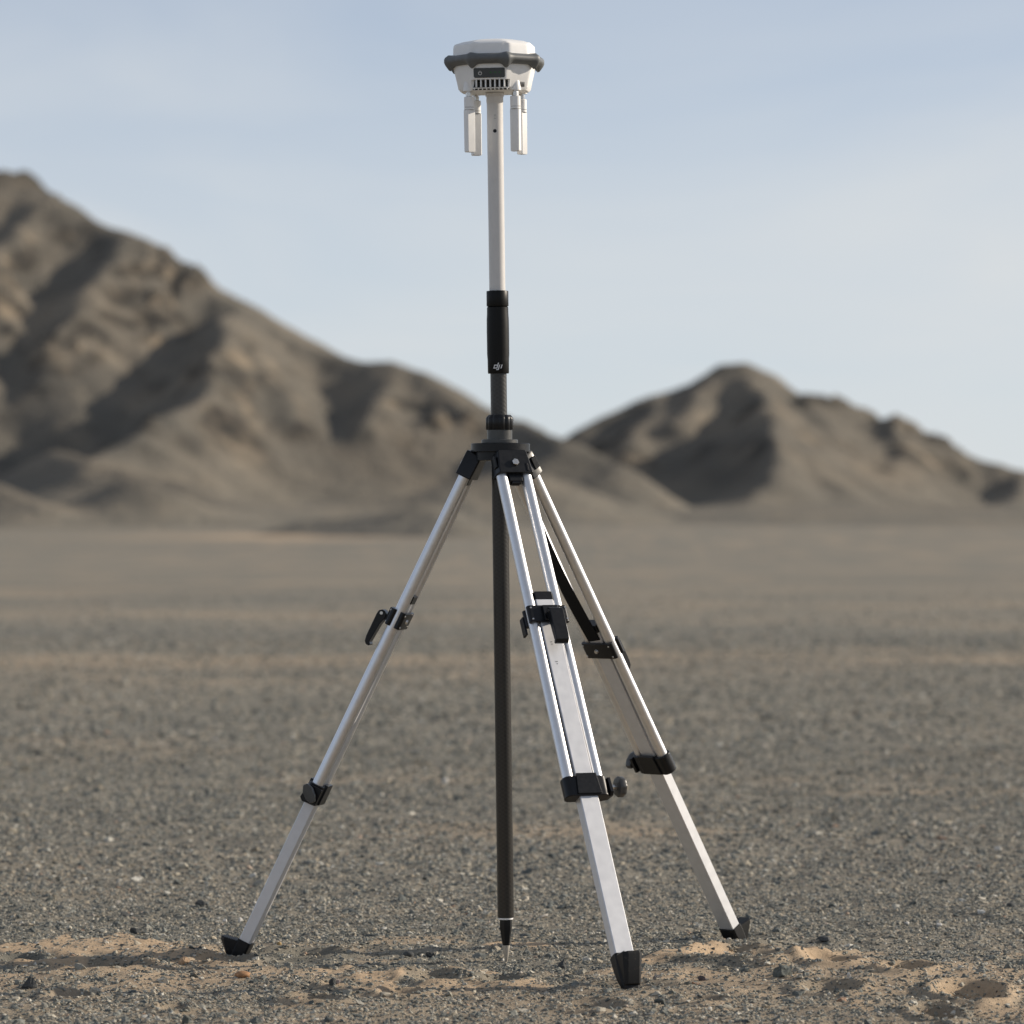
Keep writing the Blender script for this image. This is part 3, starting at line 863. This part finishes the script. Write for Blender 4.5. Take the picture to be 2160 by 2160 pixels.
# antennas
AN = [(-53, 36), (40, -22), (123, 52), (-143, 24)]
for (az, face) in AN:
    a = R(az) + AL * 0 + R(0)
    ax_, ay_ = .0590 * math.sin(a), -.0590 * math.cos(a)
    Ma = Matrix.Translation((ax_, ay_, 0)) @ Matrix.Rotation(R(face), 4, 'Z')
    sg = MB()
    sg.loft([[(r * math.cos(R(30 * i)), r * math.sin(R(30 * i)), z) for i in range(12)] for (r, z) in ((.0108, .0002), (.0108, .0050), (.0085, .0180), (.0040, .0360))], True, Matrix.Translation((ax_, ay_, 0)))
    sg.build('antenna_socket', M['white'], rec)
    ant = MB()
    rec_ = lambda hx, hy, z: [(x * 1.0, y, z) for (x, y) in [(hx - .0015, -hy), (hx, -hy + .0015), (hx, hy - .0015), (hx - .0015, hy), (-hx + .0015, hy), (-hx, hy - .0015), (-hx, -hy + .0015), (-hx + .0015, -hy)]]
    ant.loft([rec_(.0074, .0058, -.1120), rec_(.0086, .0066, -.1105), rec_(.0088, .0068, -.0400), rec_(.0088, .0068, -.0345)], True, Ma)
    an = ant.build('antenna', M['white'], rec, smooth=30)
    kn = MB()
    kn.lathe([(.0092, -.0340), (.0096, -.0336), (.0096, -.0298)], 24, Ma)
    kn.lathe([(.0092, -.0292), (.0096, -.0288), (.0096, -.0110), (.0088, -.0102)], 24, Ma)
    kn.build('knuckle', M['white'], an, smooth=30)
    MB().lathe([(.0086, -.0345), (.0086, -.0284)], 20, Ma).build('seam', M['dark'], an)
    nu = MB(); nu.loft([hx_(.0066, -.0098), hx_(.0066, -.0022)], True, Ma); nu.lathe([(.0048, -.0104), (.0048, .0010)], 16, Ma)
    nu.build('nut', M['steel'], an, bevel=.0005)

# ---------------------------------------------------------------- tripod
HX, HY = -.0229, D_POLE
tri = empty('surveying_tripod', (HX, HY, 0))
tag(tri, 'silver aluminium surveying tripod with black clamps, three legs spread on gravel', 'tripod')
FEET = {'front': (.2064, 8.189), 'left': (-.5117, 8.795), 'right': (.436, 9.142)}
# head
hd = MB()
def tri_ring(r, amp, z, a0, n=72):
    out = []
    for i in range(n):
        th = 2 * math.pi * i / n
        rr = r + amp * math.cos(3 * (th - a0))
        out.append((rr * math.cos(th), rr * math.sin(th), z))
    return out
A0 = math.atan2(-.912, .409)
hd.loft([tri_ring(.047, -.001, .9280, A0), tri_ring(.049, -.001, .9290, A0), tri_ring(.049, -.001, .9438, A0), tri_ring(.0535, -.0015, .9440, A0), tri_ring(.0545, -.0015, .9450, A0),
         tri_ring(.0545, -.0015, .9592, A0), tri_ring(.0535, -.0015, .9602, A0), tri_ring(.020, 0, .9604, A0)])
head = hd.build('head_plate', M['black'], tri)
MB().lathe([(.0200, .9602), (.0330, .9604), (.0338, .9612), (.0338, .9660), (.0325, .9675), (.0200, .9677)], 48).build('flange', M['rod_grey'], head)
MB().lathe([(.0160, .9670), (.0232, .9672), (.0232, .9852), (.0160, .9854)], 48).build('sleeve', M['rod_grey'], head)
kn = MB()
rings = []
for (r, z) in ((.0160, .9852), (.0250, .9854), (.0258, .9865), (.0258, 1.0060), (.0250, 1.0085), (.0205, 1.0130), (.0160, 1.0132)):
    rr = []
    for i in range(96):
        th = 2 * math.pi * i / 96
        g = abs(math.sin(th * 6 + .5)) ** .5 if r > .0245 else 1
        q = r - (.0030 * (1 - g) if r > .0245 else 0)
        rr.append((q * math.cos(th), q * math.sin(th), z))
    rings.append(rr)
kn.loft(rings); kn.build('clamp_nut', M['black'], head, smooth=40)

def leg(which, pars):
    fx, fy = FEET[which]
    o = Vector((fx - HX, fy - HY, 0)); o.normalize()
    pv = Vector((HX, HY, 0)) + o * .046
    pv.z = H_CAM - (968 - Y_HOR) * pv.y / F_PX
    ft = Vector((fx, fy, 0))
    u = (ft - pv); Lg = u.length; u.normalize()
    tdir = Vector((-o.y, o.x, 0))                     # tangent
    zdir = -u
    odir = tdir.cross(zdir)                           # outward and up
    m = Matrix((odir, tdir, zdir)).transposed().to_4x4()
    m.translation = pv - Vector((HX, HY, 0))
    Lg += pars.get('bury', .004)                    # how far the shoe is trodden into the ground
    cap, mid, low = pars['cap'], pars['mid'], pars['low']
    # the leg itself: two tubes side by side (x outward, y along the tangent, z up the leg)
    lb = MB()
    T0, T1 = .0242, .0290
    for s in (-1, 1):
        lb.rod((0, s * T0, -.030), (0, s * T1, -low - .012), .0104, n=28)
    lg = lb.build('leg', M['alu'], tri)
    lg.matrix_local = m
    # hinge
    hb = MB()
    hb.loft([[(x, y, z) for (x, y) in [(.0160, -wy), (.0160, wy), (.0060, wy + .0030), (-.0130, wy + .0030), (-.0150, wy), (-.0150, -wy), (-.0130, -wy - .0030), (.0060, -wy - .0030)]]
             for (z, wy) in ((.0110, .0265), (.0060, .0290), (-.0370, .0335))])
    hinge = hb.build('hinge', M['black'], lg, bevel=.002)
    cr = MB(); cr.box((-.001, 0, -.0420), (.0090, .0130, .0085)); cr.rod((0, -.008, -.0500), (0, .008, -.0500), .006, n=16)
    cr.build('spacer', M['black'], lg, bevel=.0012)
    bo = MB(); bm_ = Matrix.Translation((.0160, .0005, -.0170)) @ Matrix.Rotation(R(90), 4, 'Y')
    bo.loft([hx_(.0070, 0), hx_(.0070, .0042), hx_(.0062, .0050)], True, bm_); bo.build('bolt', M['steel'], lg)
    rb = MB(); rb.box((.0150, .0235, -.0260), (.0022, .0022, .0080)); rb.build('catch', M['black'], hinge, bevel=.0008)
    rb = MB(); rb.box((.0060, -.0352, -.0120), (.0060, .0016, .0120)); rb.build('side_plate', M['black'], hinge, bevel=.0008)
    # extension that slides between the tubes
    ex = MB()
    w, dz = .0168, .0100
    prof = [(dz, -w + .001), (dz, w - .001), (dz - .001, w), (-dz + .001, w), (-dz, w - .001), (-dz, -w + .001), (-dz + .001, -w), (dz - .001, -w)]
    ex.loft([[(x, y, -cap - .006) for x, y in prof], [(x, y, -low) for x, y in prof]])
    w2, d2 = .0180, .0108
    prof2 = [(d2, -w2 + .0015), (d2, w2 - .0015), (d2 - .0015, w2), (-d2 + .0015, w2), (-d2, w2 - .0015), (-d2, -w2 + .0015), (-d2 + .0015, -w2), (d2 - .0015, -w2)]
    ex.loft([[(x, y, -low + .001) for x, y in prof2], [(x, y, -Lg + .050) for x, y in prof2]])
    ext = ex.build('extension', M['alu_flat'], lg, smooth=20)
    if which == 'front':
        pm = MB()
        for (y, a_, w_) in ((-.0050, .385, .0016), (-.0046, .3895, .0010), (-.0035, .425, .0022), (-.0032, .4295, .0012)):
            pm.box((dz + .0002, y, -a_), (.0002, w_, .0008))
        tag(pm.build('marking', M['greyprint'], lg, smooth=0), kind='stuff')
    cb = MB(); cb.box((0, 0, -cap - .008), (.0112, .0172, .0080)); cb.build('cap', M['black'], lg, bevel=.001)
    # upper clamp: a band round both tubes
    def band(z0, z1, bx, by, r=.009):
        p = rrect(by, bx, r, 5)                        # (y, x)
        return [[(x, y, z) for (y, x) in p] for z in (z0, z1)]
    kb = MB()
    for (c0, c1) in ((.0035, .0150), (-.0150, -.0035)):
        p = rrect(.0395, (c1 - c0) / 2, .0055, 4)
        kb = MB()
        kb.loft([[(x + (c0 + c1) / 2, y, z) for (y, x) in p] for z in (-mid - .0165, -mid + .0165)])
        clamp = kb.build('upper_clamp' if c0 > 0 else 'backing_plate', M['black'], lg, bevel=.001)
    for (y, z) in ((-.0330, .0115), (-.0330, -.0115), (.0345, .0115), (.0345, -.0115)):
        for sx in (1, -1):
            rv = MB(); rv.rod((sx * .0145, y, -mid + z), (sx * .0160, y, -mid + z), .0022, .0016, n=12)
            rv.build('rivet', M['steel'], clamp)
    sc = MB(); sc.rod((-.0145, .004, -mid), (-.0180, .004, -mid), .0048, .0038, n=16); sc.build('screw', M['steel'], clamp)
    lm = MB()
    lm.prism([(.0135, .0140), (.0230, .0140), (.0230, -.0150), (.0135, -.0150)], -.016, .014, 1, Matrix.Translation((-.002, .004, -mid)))
    lm.build('lever_mount', M['black'], clamp, bevel=.001)
    lv = MB()
    side = [(.0245, .0030), (.0255, .0100), (.0300, .0140), (.0360, .0150), (.0415, .0110), (.0430, .0040), (.0430, -.0420), (.0415, -.0520), (.0370, -.0570), (.0310, -.0575), (.0290, -.0540), (.0325, -.0500), (.0320, -.0440), (.0290, -.0120)]
    lv.prism(side, .0000, .0262, 1, Matrix.Translation((-.003, -.0085, -mid - .012)))
    lever = lv.build('lever', M['black'], lg, bevel=.0012)
    rp_ = MB(); rp_.rod((.0320, -.0095, -mid - .0040), (.0320, .0190, -mid - .0040), .0030, n=14); rp_.build('lever_pin', M['steel'], lever)
    if pars.get('tab'): tb = MB(); tb.box((-.0160, -.0400, -mid - .0130), (.0070, .0022, .0180)); tb.build('clamp_tab', M['black'], clamp, bevel=.0008)
    # lower clamp: casting at the tube ends with a thumb screw
    cb2 = MB()
    cb2.loft(band(-low - .0200, -low + .0190, .0150, .0425, .0125))
    lowc = cb2.build('lower_clamp', M['black'], lg, bevel=.002)
    cc = MB()
    cc.prism([(-.0235, -.0175), (.0235, -.0175), (.0195, .0225), (-.0195, .0225)], .0120, .0185, 0, Matrix.Translation((0, 0, -low)))
    cc.prism([(-.0235, -.0175), (.0235, -.0175), (.0195, .0225), (-.0195, .0225)], -.0185, -.0120, 0, Matrix.Translation((0, 0, -low)))
    cc.build('clamp_rib', M['black'], lowc, bevel=.001)
    eb = MB(); eb.prism([(-.0165, .0150), (.0130, .0150), (.0165, -.0140), (.0100, -.0200), (-.0165, -.0170)], .0415, .0480, 1, Matrix.Translation((0, 0, -low)))
    eb.build('clamp_lug', M['black'], lowc, bevel=.001)
    kb2 = MB()
    kb2.rod((.001, .0470, -low + .001), (.001, .0640, -low + .001), .0042, n=16)
    kb2.build('screw', M['steel'], lowc)
    kk = MB()
    Mk = Matrix.Translation((.001, .0620 if pars.get('knob', 0) is None else .0520, -low + .001)) @ Matrix.Rotation(R(-90), 4, 'X')
    rings = []
    for (r, z) in ((.0100, 0), (.0184, .0012), (.0196, .0028), (.0196, .0118), (.0186, .0134), (.0090, .0136)):
        rings.append([((r * (1 - .06 * (1 + math.cos(8 * 2 * math.pi * i / 64)) / 2)) * math.cos(2 * math.pi * i / 64), (r * (1 - .06 * (1 + math.cos(8 * 2 * math.pi * i / 64)) / 2)) * math.sin(2 * math.pi * i / 64), z) for i in range(64)])
    turn = pars.get('knob', 0)
    rings = [[(x * .95, y * .95, z) if turn is None else ((x * .52 if turn else x), (y if turn else y * .62), z) for (x, y, z) in r] for r in rings]
    kk.loft(rings, True, Mk @ Matrix.Rotation(R(pars.get('tilt', 0)), 4, 'Z')); kk.build('knob', M['rod_grey'], lg, smooth=40)
    # foot: a tapering shoe with a step
    fb = MB()
    def sec8(cx0, cx1, wy, z, ch):
        return [(cx1, -wy + ch, z), (cx1, wy - ch, z), (cx1 - ch, wy, z), (cx0 + ch, wy, z), (cx0, wy - ch, z), (cx0, -wy + ch, z), (cx0 + ch, -wy, z), (cx1 - ch, -wy, z)]
    fz = -Lg
    fb.loft([sec8(-.0130, .0130, .0205, fz + .0700, .003), sec8(-.0130, .0135, .0205, fz + .0560, .003), sec8(-.0115, .0135, .0200, fz + .0300, .005),
             sec8(-.0060, .0120, .0160, fz + .0040, .005), sec8(-.0020, .0060, .0110, fz - .0160, .003)])
    foot = fb.build('foot', M['dusty'], lg, bevel=.0012)
    sb = MB()
    ztop, zt2, zb = fz + .0650, fz + .0590, fz + (.0330 if pars.get('bury') else .0140)
    def outline(x1, w, z0, z1, ch=.0075):
        f = lambda x: z0 + (z1 - z0) * (x - .0100) / (x1 - .0100)
        return [(x, y, f(x)) for (x, y) in ((.0100, -w), (x1 - ch, -w), (x1, -w + ch), (x1, w - ch), (x1 - ch, w), (.0100, w))]
    a1 = outline(.0450, .0190, ztop, zt2)
    am = outline(.0440, .0188, ztop - .006, zt2 - .006)
    a2 = outline(.0175, .0150, zb - .006, zb - .006, .004)
    sb.loft([a1, am, a2])
    st = sb.build('foot_step', M['dusty'], foot, bevel=.0008)
    for s in (-1, 1):
        tt = MB()
        for k in range(9):
            f = (k + .5) / 9
            c = Vector((.0120 + .032 * f, s * .0190, ztop - .006 * f))
            tt.add([c + Vector((-.0019, 0, -.0006)), c + Vector((.0019, 0, -.0010)), c + Vector((0, -s * .0018, .0018)), c + Vector((0, -s * .0030, -.0010))], [(0, 1, 2), (1, 3, 2), (3, 0, 2), (0, 3, 1)])
        tag(tt.build('teeth', M['black'], st, smooth=0), kind='stuff')
    return lg, m

legs = {}
legs['front'] = leg('front', dict(cap=.2820, mid=.3290, low=.6740, knob=None, tab=True))
legs['left'] = leg('left', dict(cap=.2790, mid=.3290, low=.6900, bury=.034, knob=1, tilt=48))
legs['right'] = leg('right', dict(cap=.3640, mid=.4190, low=.6810, bury=.034, knob=1, tilt=70))

# depth: thing > part > sub-part only, so anything hung deeper moves up one level
def lift(o, depth):
    for ch in list(o.children):
        if depth >= 2:
            for g in list(ch.children):
                mw = ch.matrix_local @ g.matrix_local
                g.parent = o; g.matrix_local = mw
        lift(ch, depth + 1)
def flatten(root):
    for part in list(root.children):
        for sub in list(part.children):
            stack = list(sub.children)
            while stack:
                g = stack.pop()
                stack += list(g.children)
                g.parent = part
flatten(tri); flatten(rec); flatten(pole)

# carrying strap between the tubes of the right-hand leg
lgR, mR = legs['right']
st = MB()
a0, a1, n = .036, .395, 26
ringsA = []
for k in range(n + 1):
    f = k / n
    a_ = a0 + (a1 - a0) * f
    w = .014 + .022 * min(1, f * 1.8) - .012 * max(0, f - .7) / .3
    y0 = -.0150 + .001 * f
    xo = -.0135 - .006 * math.sin(math.pi * f)
    tw = .004 * math.sin(math.pi * f * 1.3)
    ringsA.append([(xo - tw, y0, -a_), (xo + tw, y0 + w, -a_), (xo + tw - .0016, y0 + w, -a_), (xo - tw - .0016, y0, -a_)])
st.loft(ringsA)
o_ = st.build('carrying_strap', M['strap'], lgR, smooth=60)
te = MB()
te.loft([[(-.014, .033, -.205), (-.012, .0345, -.205), (-.012, .0345 + .0015, -.205), (-.014, .0345, -.205)], [(-.022, .038, -.250), (-.016, .050, -.250), (-.017, .0515, -.250), (-.023, .0395, -.250)]])
te.build('strap_end', M['strap'], lgR)
print('gravel stones', len(gxs), 'ground verts', nx * ny)
